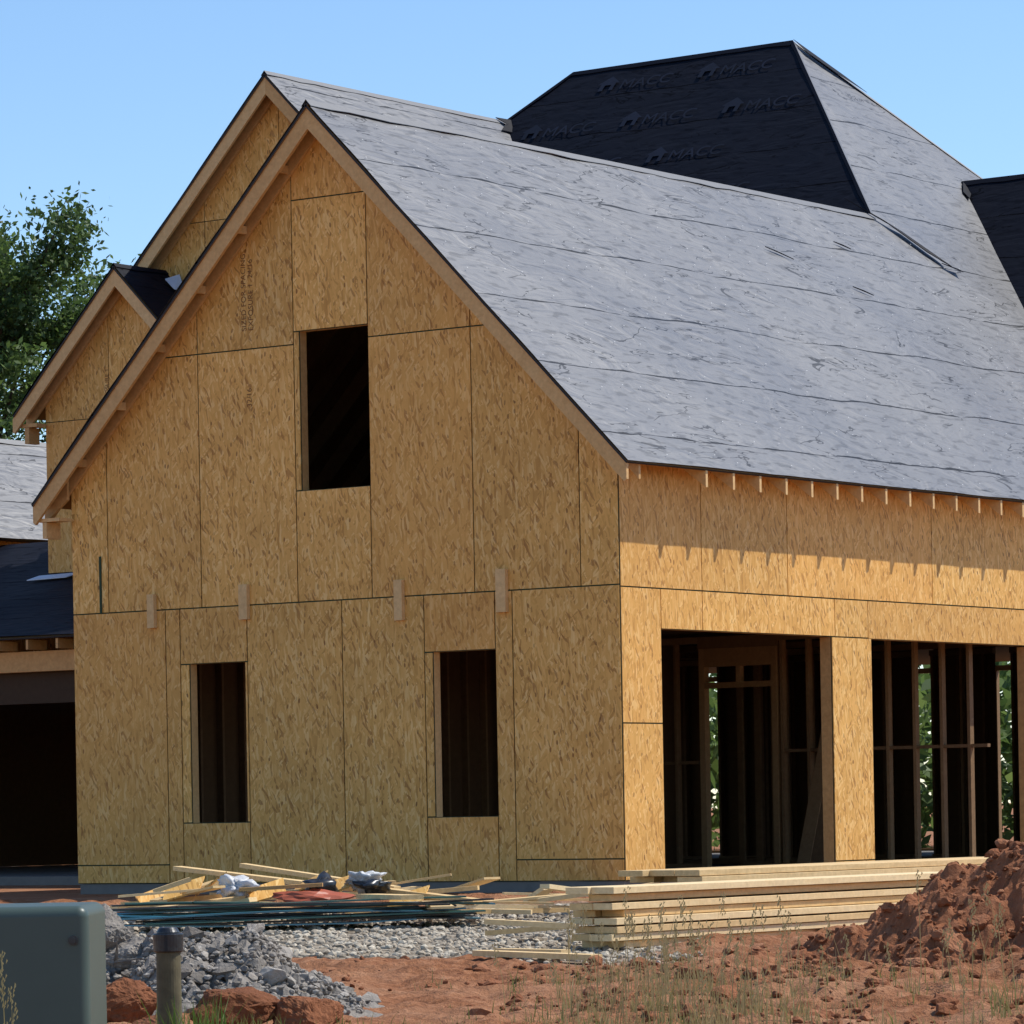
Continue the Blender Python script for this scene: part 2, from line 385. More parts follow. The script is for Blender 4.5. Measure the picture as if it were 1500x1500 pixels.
felt('main_roof_end_slope',[(RX,11.62,RZ),(RX,17.88,RZ),(-6.95,14.75,11.67)],FELT,Y)
felt('wing_roof_back_slope',[(RX,-.32,RZ),(RX,11.6,RZ),(-7.98,7.43,4.38),(-7.98,-.32,4.38)],FELT,Y)
zy=lambda y:y-3.08
felt('main_roof_front_slope',[(-10.79,14.75,zy(14.75)),(-6.95,14.75,zy(14.75)),(RX,11.62,zy(11.62)),(-7.4,8.0,zy(8.0)),(-15,8.0,zy(8.0)),(-15,10.54,zy(10.54))],FELTD,X,.010)
felt('main_roof_left_slope',[(-10.79,14.75,11.67),(-15,10.54,7.46),(-15,18.96,7.46)],FELT,Y)
zb=lambda y:11.67-(y-14.75)
felt('main_roof_back_slope',[(-10.79,14.75,11.67),(-6.95,14.75,11.67),(X1,22.06,zb(22.06)),(-15,22.06,zb(22.06)),(-15,18.96,zb(18.96))],FELT,X)
felt('tall_gable_roof_slope',[(-11.5,8.38,10.93),(-11.5,14.01,10.93),(-8.5,11.01,7.93),(-8.5,8.38,7.93)],FELT,Y)
felt('tall_gable_roof_back',[(-11.5,8.38,10.93),(-11.5,14.01,10.93),(-14.5,11.01,7.93),(-14.5,8.38,7.93)],FELT,Y)
felt('small_gable_roof_slope',[(-13.6,7.58,8.41),(-13.6,9.3,8.41),(-11.65,9.3,6.46),(-11.65,7.58,6.46)],FELTD,Y)
felt('small_gable_roof_back',[(-13.6,7.58,8.41),(-13.6,9.6,8.41),(-15.55,9.6,6.46),(-15.55,7.58,6.46)],FELTD,Y)
felt('dormer_roof_front',[(-4.83,15.8,9.55),(-2.2,15.8,9.55),(-2.2,13.17,6.92)],FELTD,X,step=.3)
felt('dormer_roof_back',[(-4.83,15.8,9.55),(-2.2,15.8,9.55),(-2.2,18.43,6.92)],FELT,X)
zp=lambda y:3.18+.35*(y-4.9)
felt('porch_roof',[(-21.7,4.9,zp(4.9)),(-7.66,4.9,zp(4.9)),(-7.66,9.6,zp(9.6)),(-21.7,9.6,zp(9.6))],FELTD,X)
felt('left_wing_roof_slope',[(-17.5,8.3,4.92),(-17.5,20,4.92),(-19.15,20,6.57),(-19.15,8.3,6.57)],FELT,Y)
felt('left_wing_roof_back',[(-20.8,8.3,4.92),(-20.8,20,4.92),(-19.15,20,6.57),(-19.15,8.3,6.57)],FELT,Y)
cp=MB(); r2=.7071
DX=Vector((r2,0,-r2)); DXm=Vector((-r2,0,-r2)); DY=Vector((0,-r2,-r2)); DYp=Vector((0,r2,-r2))
def cap(p,q,d1,d2,m1=0,m2=0,wd=.09,h=.026):
    p=Vector(p);q=Vector(q); N=max(2,int((q-p).length/.35)); u=Vector((0,0,h))
    for dd,mm_ in ((d1,m1),(d2,m2)):
        ws=[wd+random.uniform(-.02,.02) for _ in range(N+1)]
        for i in range(N):
            a=p.lerp(q,i/N); c_=p.lerp(q,(i+1)/N)
            cp.prism([a+u,c_+u,c_+u+dd*ws[i+1]-Vector((0,0,.006)),a+u+dd*ws[i]-Vector((0,0,.006))],(0,0,-.006),mm_)
cap((RX,-.32,RZ),(RX,11.62,RZ),DX,DXm)
cap((RX,11.62,RZ),(-6.95,14.75,11.67),DX,DY,0,1,.07); cap((-10.79,14.75,11.67),(-6.95,14.75,11.67),DY,DYp,1,0)
cap((-6.95,14.75,11.67),(X1,22.06,zf(X1)),DX,DYp,0,0,.07,.02); cap((-10.79,14.75,11.67),(-15,10.54,7.46),DY,DXm,1,0)
cap((-11.5,8.38,10.93),(-11.5,14.01,10.93),DX,DXm); cap((-13.6,7.58,8.41),(-13.6,9.3,8.41),DX,DXm,1,1)
cap((-4.83,15.8,9.55),(-2.2,15.8,9.55),DY,DYp,1,0); cap((-19.15,8.3,6.57),(-19.15,20,6.57),DX,DXm)
cp.build('ridge_caps',[FCAP,FELTD],house)
sc=MB()
def scrap(pts,mat=0,th=(0,0,.012)): sc.prism(pts,th,mat)
def onx(x,y,h=.05): return Vector((x+h*.7,y,4.72-x+h*.7))
scrap([onx(-4.0,11.2,.03),onx(-3.72,11.7,.05),onx(-3.3,12.1,.05),onx(-3.1,12.38,.07),onx(-3.22,12.35,.03),onx(-3.6,12.0,.03)])
scrap([onx(-3.15,12.22,.05),onx(-3.02,12.52,.09),onx(-3.1,12.56,.05)])
scrap([onx(-6.95,14.72,.04),onx(-6.72,14.72,.05),onx(-6.45,15.05,.045),onx(-6.2,15.48,.04),onx(-6.45,15.25,.04)],0,(0,0,.006))
scrap([onx(-4.80,15.75,.03),onx(-4.66,15.75,.04),onx(-4.5,15.4,.035),onx(-4.62,15.45,.02)])
scrap([onx(-2.3,13.25,.05),onx(-2.05,12.7,.05),onx(-1.95,12.75,.09),onx(-1.85,13.3,.08),onx(-2.1,13.5,.07)])
scrap([Vector((-11.5,13.75,10.97)),Vector((-11.38,13.85,10.88)),Vector((-11.28,13.6,10.74)),Vector((-11.25,13.85,10.73)),Vector((-11.4,14.0,10.95))])
for (x,y,L,wv) in ((-2.9,7.5,.45,.10),(-2.5,8.9,.35,.07),(-3.2,9.6,.3,.06),(-1.7,12.0,.5,.08),(-.8,10.4,.3,.04)):
    scrap([onx(x,y,.024),onx(x+wv*.7,y+L*.5,.035),onx(x+wv*1.3,y+L,.028),onx(x+wv*.5,y+L*.5,.02)])
scrap([Vector((-13.38,8.42,8.26)),Vector((-13.25,8.45,8.12)),Vector((-13.18,8.62,8.06)),Vector((-13.32,8.66,8.34))],1)
scrap([Vector((-12.72,8.55,7.58)),Vector((-12.62,8.55,7.48)),Vector((-12.62,8.67,7.5)),Vector((-12.72,8.67,7.64))],1)
scrap([Vector((-15.2,7.45,zp(7.45)+.03)),Vector((-14.5,7.5,zp(7.5)+.03)),Vector((-14.4,7.65,zp(7.65)+.04)),Vector((-15.1,7.6,zp(7.6)+.04))],1)
sc.build('felt_scraps_and_flashing',[FELTD,FLASH,FCAP],house)
nm=MB(); n=Vector((.7071,0,.7071))
v=.15
while v<10.2:
    x0=X1-v*.7071; ylo,yhi=-.2,12.8
    if x0<RX: break
    yy=ylo+random.random()*.4
    while yy<yhi:
        if random.random()<.8:
            c=Vector((x0,yy,zf(x0)))+n*.028+Vector((-1,0,1))*random.uniform(-.04,.04)
            a=Vector((0,1,0)); bb=Vector((-.7071,0,.7071)); r=.0085
            nm.add([c+(a*math.cos(t)+bb*math.sin(t))*r for t in np.arange(6)*math.pi/3],[tuple(range(6))])
        yy+=.42+random.uniform(-.12,.12)
    v+=.38+random.uniform(-.04,.04)
nm.build('cap_nails',[NAIL],house)
def textmesh(body,size):
    tc=bpy.data.curves.new('t','FONT'); tc.body=body; tc.size=size; to=bpy.data.objects.new('t',tc); COL.objects.link(to)
    bpy.context.view_layer.update(); tm=bpy.data.meshes.new_from_object(to)
    r=([v.co.copy() for v in tm.vertices],[tuple(p_.vertices) for p_ in tm.polygons]); bpy.data.objects.remove(to); return r
M0=Matrix(((1,0,0),(0,.7071,-.7071),(0,.7071,.7071)))
pm=MB(); tv,tf=textmesh('MACC',.32)
for i,vv in enumerate(np.arange(.60,8,.98)):
    for j in range(7):
        x=-13.2+j*1.75+(i%2)*.85; yc=14.75-vv*.7071
        if x+1.1>-6.95+vv*.7071-.1 or x<-10.79-vv*.7071+.2 or x>RX-.9: continue
        org=Vector((x,yc,zy(yc)))+Vector((0,-.7071,.7071))*.022
        pm.add([org+M0@q for q in tv],tf)
        ho=[(-.36,0),(-.36,.17),(-.42,.17),(-.23,.34),(-.04,.17),(-.1,.17),(-.1,0),(-.17,0),(-.17,.13),(-.28,.13),(-.28,0)]
        pm.add([org+M0@Vector((q[0],q[1],0)) for q in ho],[tuple(range(len(ho)))])
pm.build('underlayment_print',[PRINT],house)
st=MB()
for (x,yy,z,rows) in ((-4.98,-.003,6.15,('SIZED FOR SPACING','EXPOSURE 1  24/16')),(-14.0,7.897,6.5,('EXPOSURE 1',)),(-4.92,-.003,5.3,('32/16',))):
    for r_,tx in enumerate(rows):
        a_,b_=textmesh(tx,.095); st.add([Vector((x+r_*.10-q.y,yy,z+q.x)) for q in a_],b_)
st.build('panel_stamps',[STAMP],house)

# ---------------------------------------------------------------- ground
def fbm(x,y,s,o=4):
    return mn.fractal(Vector((x*s,y*s,.37)),1.0,2.0,o)
DB=[0,8,15,22,30,37,43,48,5000]; ZB=[-.85,-.80,-.60,-.38,-.26,-.16,-.12,-.12,-.12]
def gbase(lat,D): return float(np.interp(D,DB,ZB))
def gravelmask(lat,D):
    if not (27.5<D<41 and -7.5<lat<2.2): return 0
    e=min(D-28.6+1.0*fbm(lat,D,.5),39-D+.6*fbm(lat,D,.9), 1.2-lat+.6*fbm(lat,D,.8), lat+7)
    return max(0,min(1,e/.5+.3))
def gz(lat,D):
    z=gbase(lat,D)
    if 12<D<44 and abs(lat)<9:
        g=gravelmask(lat,D)
        a=.04+.05*max(0,min(1,(lat-.3)/1.5))
        z+=(1-g)*(a*fbm(lat,D,1.1)+.05*fbm(lat+9,D,4,5)) + g*.02*fbm(lat,D,3)
        z+=.09*math.exp(-((D-24.5)/1.8)**2)*max(0,min(1,(lat-.2)/1.0))*(1+fbm(lat,D,1.6))
    return z
def axis(lo_,hi,st,far):
    a=list(np.arange(lo_,hi+1e-6,st)); s_=st
    while a[-1]<far: s_*=1.35; a.append(a[-1]+s_)
    s_=st
    while a[0]>-far: s_*=1.35; a.insert(0,a[0]-s_)
    return a
la=axis(-4.5,5.5,.045,3000); da=axis(19.5,44,.09,3000)
vs=[];ts=[]
for Dv in da:
    for l in la:
        q=site(l,Dv,gz(l,Dv)); vs.append(tuple(q)); g=gravelmask(l,Dv) if 25<Dv<42 else 0; ts.append((g,0,0,1))
nl=len(la)
fs=[(i*nl+j,i*nl+j+1,(i+1)*nl+j+1,(i+1)*nl+j) for i in range(len(da)-1) for j in range(nl-1)]
me=bpy.data.meshes.new('ground'); me.from_pydata(vs,[],fs)
at=me.color_attributes.new('tint','FLOAT_COLOR','POINT'); at.data.foreach_set('color',np.array(ts,dtype=np.float32).ravel())
me.polygons.foreach_set('use_smooth',[True]*len(fs))
k=NT('red_clay_ground'); o=k.obj(); t=k.tint()
n1=k.noise(o,.8,4); n2=k.noise(o,9,6,.72)
c=k.ramp(n2,[(.28,(.15,.056,.025)),(.5,(.31,.128,.057)),(.72,(.48,.235,.125))])
c=k.mix(k.ramp(n1,[(.45,(0,0,0)),(.75,(.7,.7,.7))]),c,(.46,.25,.14))
vo=k.n('ShaderNodeTexVoronoi'); vo.inputs['Scale'].default_value=22; nlink(k.nt,o,vo.inputs['Vector'])
s1=k.n('ShaderNodeSeparateColor'); nlink(k.nt,vo.outputs['Color'],s1.inputs[0])
gcol=k.ramp(s1.outputs[0],[(0,(.13,.10,.07)),(.5,(.32,.26,.19)),(1,(.48,.41,.31))])
c=k.mix(t[0],c,gcol)
k.col(c); k.rough(.95); k.spec(.15)
k.bump(n2,1.0,.07)
me.materials.append(k.m); g=bpy.data.objects.new('ground',me); COL.objects.link(g)

# ---------------------------------------------------------------- rocks
def ico(sub):
    bm=bmesh.new(); bmesh.ops.create_icosphere(bm,subdivisions=sub,radius=1)
    V=[v.co.copy() for v in bm.verts]; F=[tuple(v.index for v in f_.verts) for f_ in bm.faces]; bm.free(); return V,F
I1,I2,I3,I4=ico(1),ico(2),ico(3),ico(4)
def rock(mb,c,sz,I,rough=.35,mat=0,box=0.0,fr=1.2,fine=0):
    V,F=I; off=Vector((random.random()*50,random.random()*50,random.random()*50))
    R=Matrix.Rotation(random.random()*6.28,3,'Z')@Matrix.Rotation(random.uniform(-.4,.4),3,'X')
    out=[]
    for v in V:
        u=v.copy()
        if box:
            m_=max(abs(u.x),abs(u.y),abs(u.z)); u=u.lerp(u/m_*.8,box)
        r=1+rough*mn.noise(v*fr+off)+rough*.5*mn.noise(v*fr*2.7+off)+rough*.25*mn.noise(v*fr*7+off)
        if fine: r+=fine*mn.noise(v*fr*15+off)+fine*.6*mn.noise(v*fr*31+off)
        u=u*r; u=Vector((u.x*sz[0],u.y*sz[1],u.z*sz[2])); out.append(Vector(c)+R@u)
    mb.add(out,F,mat)
def hull(mb,c,sz,npts=14,cuts=3,disp=.05,mat=0):
    bm=bmesh.new()
    for _ in range(npts):
        p=Vector((random.gauss(0,1),random.gauss(0,1),random.gauss(0,1))).normalized()*random.uniform(.85,1.1)
        bm.verts.new(Vector((p.x*sz[0],p.y*sz[1],p.z*sz[2])))
    r=bmesh.ops.convex_hull(bm,input=bm.verts[:])
    lv=[v for v in bm.verts if not v.link_faces]
    if lv: bmesh.ops.delete(bm,geom=lv,context='VERTS')
    if max(sz)>.1: bmesh.ops.bevel(bm,geom=bm.edges[:],offset=min(sz)*.07,segments=1,affect='EDGES')
    if cuts: 
        bmesh.ops.triangulate(bm,faces=bm.faces[:]); bmesh.ops.subdivide_edges(bm,edges=bm.edges[:],cuts=cuts,use_grid_fill=True)
    off=Vector((random.random()*50,0,random.random()*50)); m_=max(sz)
    for v in bm.verts: v.co*= 1+disp*(mn.noise(v.co*3/m_+off)+.7*mn.noise(v.co*8/m_+off)+.4*mn.noise(v.co*19/m_+off))
    bm.verts.index_update()
    R=Matrix.Rotation(random.random()*6.28,3,'Z')
    mb.add([Vector(c)+R@v.co for v in bm.verts],[tuple(v.index for v in f_.verts) for f_ in bm.faces],mat); bm.free()
def mk_rock(name,cs,bs=25,bd=.02):
    k=NT(name); o=k.obj(); t=k.tint(); n=k.noise(o,9,6,.72)
    f_=k.math('ADD',k.math('MULTIPLY',n,.6),k.math('MULTIPLY',t[0],.4))
    k.col(k.ramp(f_,[(.2,cs[0]),(.5,cs[1]),(.8,cs[2])])); k.rough(.92); k.spec(.2)
    if bd: k.bump(k.noise(o,bs,5,.75),.9,bd)
    return k.m
GRAV=mk_rock('gravel_stone',[(.17,.135,.10),(.40,.335,.25),(.62,.55,.43)],25,0)
RUB=mk_rock('concrete_rubble_mat',[(.13,.110,.090),(.29,.255,.215),(.50,.45,.385)],30,.02)
CLAY=mk_rock('red_clay_lump',[(.15,.053,.022),(.31,.120,.054),(.46,.215,.112)],26,.03)
gm=MB()
cnt=0
while cnt<7500:
    l=random.uniform(-4.6,1.4); Dv=random.uniform(28,38.5)
    if random.random()>gravelmask(l,Dv): continue
    r=random.uniform(.012,.034); rock(gm,site(l,Dv,gz(l,Dv)+r*.3),(r*1.2,r,r*.8),I1,.5); cnt+=1
gm.build('gravel',[GRAV])
cm=MB()
for i in range(8000):
    l=random.uniform(-2.6,4.2); Dv=random.triangular(20.3,31.5,23.5)
    dens=.5+1.2*fbm(l,Dv,.9)
    if gravelmask(l,Dv)>.5 or (l<.4 and random.random()<.6) or random.random()>dens: continue
    r=random.choice([.008,.01,.013,.018,.025]) if random.random()<.95 else random.uniform(.03,.065)
    rock(cm,site(l,Dv,gz(l,Dv)+r*.15),(r*1.3,r,r*.8),I1 if r<.02 else I2,.6)
cm.build('clay_clods',[CLAY])
rb=MB()
def pileh(l,Dv):
    a=.60*math.exp(-(((l+2.48)/.40)**2+((Dv-24.4)/.7)**2)); b_=.48*math.exp(-(((l+1.75)/.55)**4+((Dv-24.0)/.8)**2)); c_=.27*math.exp(-(((l+1.25)/.38)**2+((Dv-23.7)/.6)**2))
    return max(a,b_,c_)
NP=110; V=[]
for i in range(NP):
    for j in range(NP):
        l=-3.4+2.8*j/(NP-1); Dv=22.6+3.4*i/(NP-1); h_=pileh(l,Dv); V.append(site(l,Dv,gbase(l,Dv)-.06+h_+((.08*fbm(l,Dv,4)+.06*fbm(l,Dv,13,4))*min(1,h_*8))))
rb.add(V,[(i*NP+j,i*NP+j+1,(i+1)*NP+j+1,(i+1)*NP+j) for i in range(NP-1) for j in range(NP-1)],0,(.4,.5,.5))
for i in range(4600):
    l=random.uniform(-3.1,-.85); Dv=random.uniform(22.9,25); h_=pileh(l,Dv)
    if h_<.05: continue
    q=random.random(); r=random.uniform(.007,.022) if q<.95 else (random.uniform(.03,.055) if q<.996 else random.uniform(.07,.10))
    z_=gbase(l,Dv)-.045+h_+.08*fbm(l,Dv,4)*min(1,h_*8)
    if r<.03: rock(rb,site(l,Dv,z_),(r*1.3,r,r*.9),I1,.6)
    else: hull(rb,site(l,Dv,z_),(r*random.uniform(.9,1.4),r,r*random.uniform(.6,.9)),12,2 if r>.05 else 0,.07)
hull(rb,site(-2.42,24.1,.06),(.21,.2,.20),34,6,.10); hull(rb,site(-2.2,24.0,-.08),(.17,.2,.17),28,6,.10)
rb.build('concrete_rubble',[RUB])
cb=MB()
for (l,Dv,z,a,b_,c_) in [(-2.12,22.4,-.27,.24,.2,.18),(-1.50,22.2,-.30,.30,.2,.15),(-1.12,22.2,-.34,.24,.2,.15),(-1.85,21.9,-.38,.24,.16,.10)]:
    hull(cb,site(l,Dv,z),(a,b_,c_),26,6,.09)
cb.build('clay_block',[CLAY])
mm=MB(); V=[];F=[];N=160
mc=(3.95,27.2)
def moundz(l,Dv):
    r=math.hypot(l-mc[0],Dv-mc[1])*(1+.22*fbm(l,Dv,.9))
    hgt=max(0,1-r/2.0)**.9
    return gbase(l,Dv)-.12+1.28*hgt+(.09*fbm(l,Dv,2.2)+.10*fbm(l,Dv,6,5))*min(1,hgt*5)
for i in range(N):
    for j in range(N):
        l=mc[0]-2.2+4.4*j/(N-1); Dv=mc[1]-2.1+4.2*i/(N-1); V.append(site(l,Dv,moundz(l,Dv)))
F=[(i*N+j,i*N+j+1,(i+1)*N+j+1,(i+1)*N+j) for i in range(N-1) for j in range(N-1)]
mm.add(V,F,0,(.5,.5,.5))
for i in range(4200):
    a=random.random()*6.28; rr=random.random()**.6*2.2; l=mc[0]+rr*math.cos(a); Dv=mc[1]+rr*math.sin(a)
    r=random.choice([.007,.01,.014,.02]) if random.random()<.97 else .042
    rock(mm,site(l,Dv,max(moundz(l,Dv),gz(l,Dv))+r*.2),(r*1.2,r,r*.9),I1 if r<.02 else I2,.6)
for (l,Dv,z,r) in ((2.74,26.1,-.18,.15),(2.5,25.9,-.26,.09),(2.92,26.2,-.03,.10)):
    hull(mm,site(l,Dv,z),(r*1.2,r,r),24,5,.10)
mm.build('dirt_mound',[CLAY])

# ---------------------------------------------------------------- lumber stacks
def stack(name,x1,y0,L,nw,bw,z0,layers,th=.038,seed=1,ov=.2):
    random.seed(seed); m=MB()
    for k_ in (.4,L/2,L-.5): m.box(x1-nw*bw-.06,x1+.02,y0+k_,y0+k_+.09,z0-.10,z0-.002)
    z=z0
    for i in range(layers):
        for j in range(nw):
            dx=random.uniform(-.02,.016) if i%2 else random.uniform(-.05,.02)
            e0=random.uniform(-.05,.08)+(random.uniform(-ov,.3) if i%2==0 else 0); e1=random.uniform(-.1,.25) if i<layers-2 else random.uniform(-.6,.1)
            xa=x1-(j+1)*bw+dx+.004; xb=x1-j*bw+dx
            m.box(xa,xb,y0+e0,y0+L+e1,z+.001,z+th-.004)
        z+=th
        if i%3==2: z+=.008
    return m.build(name,[PINE],bevel=.003)
stack('lumber_stack',7.78,-11.50,5.45,2,.20,-.245,8,.0535,3,.06)
stack('lumber_stack',6.85,-9.0,5.8,3,.235,-.16,8,.052,5)
random.seed(11)
# ---------------------------------------------------------------- scrap pile
sp=MB()
def plank(l0,D0,z0,l1,D1,z1,wd=.14,th=.038,mat=0): sp.beam(site(l0,D0,z0),site(l1,D1,z1),wd,th,mat=mat)
plank(-2.95,36.6,.30,-.35,35.2,-.02); plank(-2.4,37,.31,-1.0,35.9,.1,.09); plank(-1.3,35.6,.12,-.3,34.9,.0,.14); plank(-.9,35.0,-.06,.15,34.9,-.10,.14)
plank(-3.4,36.2,.0,-2.2,35.9,.08,.09); plank(-3.1,35.9,.02,-2.5,36.3,.2,.14); plank(-2.3,35.5,.08,-1.6,35.4,.12,.2,.02); plank(-.6,34.6,-.08,.45,35.4,-.1,.09); plank(-.2,31.5,-.17,.45,31.2,-.12,.1)
plank(-.25,28.6,-.22,.55,27.9,-.24,.12); plank(-.1,28.9,-.22,.35,28.4,-.22,.09)
plank(-.20,29.9,-.04,.45,29.7,-.08,.10)
for i in range(40):
    l=random.uniform(-3.6,.3); Dv=random.uniform(34.6,37.4); a=random.gauss(0,.6); L=random.uniform(.25,1.3)
    z=random.uniform(-.1,.12); plank(l,Dv,z,l+L*math.cos(a),Dv+L*math.sin(a),z+random.uniform(-.08,.14),random.choice([.09,.14,.19]),random.choice([.02,.038]))
for (l,Dv,z,a) in ((-2.85,35.9,.12,.5),(-2.6,35.8,.16,-.6),(-1.5,35.5,.14,.2),(-3.1,36.1,.05,1.2),(-1.75,35.4,.16,-.3),(-2.1,35.3,.1,.9),(-.9,35.2,.02,.4)):
    c=site(l,Dv,z); e1=Vector((math.cos(a),math.sin(a),.25))*.16; e2=Vector((-math.sin(a)*.8,math.cos(a)*.8,.5))*.12
    sp.prism([c-e1-e2,c+e1-e2,c+e1*1.1+e2,c-e1+e2*.8],(0,0,.014),1)
sp.build('scrap_wood_pile',[PINE,OSB])
TEAL=mk_plain('teal_wrap',(.05,.24,.33),.3,.7,4,.3,.9); DKB=mk_plain('black_plastic',(.015,.016,.018),.35,.3,9,.5,.6); DGR=mk_plain('green_wrap',(.015,.10,.075),.35,.5,5,.3,.8)
RED=mk_plain('rust_plastic',(.40,.09,.04),.5,.3,6,.3); WHT=mk_plain('white_bag',(.52,.52,.52),.5,.35,8,.9)
tb=MB()
for i in range(26):
    z=-.13+.018*(i%9)+.01*random.random(); off=random.uniform(-.35,.35); dd=34.0+random.uniform(-.35,.35)
    pts=[(-3.25+off+2.75*q/5, dd+.35*q/5+.05*random.random(), z+.012*random.random()+ (.05*math.sin(q*.7+i)) *.5) for q in range(6)]
    for a_,b_ in zip(pts[:-1],pts[1:]): tb.beam(site(*a_),site(*b_),.2,.012,mat=i%3,tint=(.5,.5,.5))
tb.build('corrugated_sheet_bundle',[TEAL,DKB,DGR])
bg=MB()
rock(bg,site(-2.35,35.3,.14),(.22,.12,.09),I4,.9,fine=.15); bg.build('white_trash_bag',[WHT],smooth=True)
bg=MB(); rock(bg,site(-1.28,35.4,.17),(.16,.13,.08),I4,.9,fine=.15); rock(bg,site(-1.18,35.2,.13),(.13,.1,.06),I3,.9,1); rock(bg,site(-1.62,35.2,.14),(.14,.12,.1),I3,.8,1); bg.build('crumpled_tarp',[WHT,DKB],smooth=True)
bg=MB(); bg.beam(site(-2.3,35.0,.13),site(-1.6,35.0,.16),.2,.03)
rock(bg,site(-1.7,34.9,.06),(.3,.1,.05),I3,.6,1); bg.build('plastic_scrap',[LUM,RED])
# ---------------------------------------------------------------- utility box
ub=bpy.data.objects.new('utility_box',None); COL.objects.link(ub)
GRN=mk_plain('box_green_paint',(.060,.088,.072),.42,.16,2.6,.05,.45)
def bx(name,l0,l1,D0,D1,z0,z1,bev,mat):
    m=MB(); A=[site(l0,D0,z0),site(l1,D0,z0),site(l1,D1,z0),site(l0,D1,z0)]; m.prism(A,(0,0,z1-z0)); o=m.build(name,[mat],ub,True,0)
    bv=o.modifiers.new('b','BEVEL'); bv.width=bev; bv.segments=6; bv.limit_method='ANGLE'; o.modifiers.new('w','WEIGHTED_NORMAL'); return o
bx('cabinet',-3.0,-1.84,18.0,18.8,-.30,.375,.05,GRN); bx('base',-2.97,-1.87,18.03,18.77,-.75,-.302,.02,GRN)
m=MB()
for rr,dd in ((.022,.01),(.012,.022)):
    c=site(-1.905,18.0,.225); e=Vector((VY,-VX,0)); nrm=Vector((-VX,-VY,0))
    ring=[c+(e*math.cos(t_)+Vector((0,0,1))*math.sin(t_))*rr for t_ in np.arange(12)*math.pi/6]
    m.prism(ring,nrm*dd)
m.build('bolt',[DKB],ub)
pp=bpy.data.objects.new('pipe_post',None); COL.objects.link(pp)
def tube(name,c,r0,r1,z0,z1,mat,parent,n_=28):
    m=MB(); V=[];F=[]
    for z,r in ((z0,r0),(z1,r1)):
        V+=[Vector((c.x+r*math.cos(a),c.y+r*math.sin(a),z)) for a in np.arange(n_)*2*math.pi/n_]
    F=[(i,(i+1)%n_,(i+1)%n_+n_,i+n_) for i in range(n_)]+[tuple(range(n_,2*n_)),tuple(range(n_-1,-1,-1))]
    m.add(V,F); return m.build(name,[mat],parent,False,.006)
OLV=mk_plain('weathered_pipe',(.11,.09,.045),.7,.7,12,.4)
pc=site(-1.745,21,0)
tube('pipe',pc,.064,.062,-.6,.12,OLV,pp); tube('cap_rim',pc,.074,.078,.07,.165,DKB,pp); tube('cap_top',pc,.062,.045,.166,.195,DKB,pp)

# ---------------------------------------------------------------- leaves / grass
def leafmat(name,c0,c1,c2,tr=.35):
    k=NT(name); t=k.tint(); c=k.ramp(t[0],[(0,c0),(.5,c1),(1,c2)]); k.col(c); k.rough(.55); k.spec(.35)
    tl=k.n('ShaderNodeBsdfTranslucent'); nlink(k.nt,c,tl.inputs[0]); mx=k.n('ShaderNodeMixShader'); mx.inputs[0].default_value=tr
    nlink(k.nt,k.b.outputs[0],mx.inputs[1]); nlink(k.nt,tl.outputs[0],mx.inputs[2]); nlink(k.nt,mx.outputs[0],k.out.inputs[0]); return k.m
LEAF=leafmat('leaf',(.035,.065,.020),(.085,.145,.036),(.16,.24,.065),.45)
GRS=leafmat('grass_blade',(.40,.30,.14),(.28,.25,.09),(.10,.19,.03))
BARK=mk_plain('bark',(.07,.055,.04),.9,.4,10,.5)
def quads(name,C,S,mat,parent=None,shade=None):
    n_=len(C); a=rng.normal(size=(n_,3)); a/=np.linalg.norm(a,axis=1)[:,None]
    b_=rng.normal(size=(n_,3)); b_-=a*(a*b_).sum(1)[:,None]; b_/=np.linalg.norm(b_,axis=1)[:,None]
    S=S[:,None]; P=np.stack([C-a*S,C-b_*S*.5,C+a*S,C+b_*S*.5],1).reshape(-1,3)
    me=bpy.data.meshes.new(name); me.vertices.add(4*n_); me.vertices.foreach_set('co',P.astype(np.float32).ravel())
    me.loops.add(4*n_); me.loops.foreach_set('vertex_index',np.arange(4*n_,dtype=np.int32))
    me.polygons.add(n_); me.polygons.foreach_set('loop_start',np.arange(0,4*n_,4,dtype=np.int32)); me.polygons.foreach_set('loop_total',np.full(n_,4,dtype=np.int32))
    at=me.color_attributes.new('tint','FLOAT_COLOR','POINT'); t_=rng.random(n_) if shade is None else shade
    cc=np.ones((n_,4,4),dtype=np.float32); cc[:,:,0]=t_[:,None]; at.data.foreach_set('color',cc.ravel())
    me.materials.append(mat); me.update(calc_edges=True); me.validate()
    o=bpy.data.objects.new(name,me); COL.objects.link(o)
    if parent: o.parent=parent
    return o
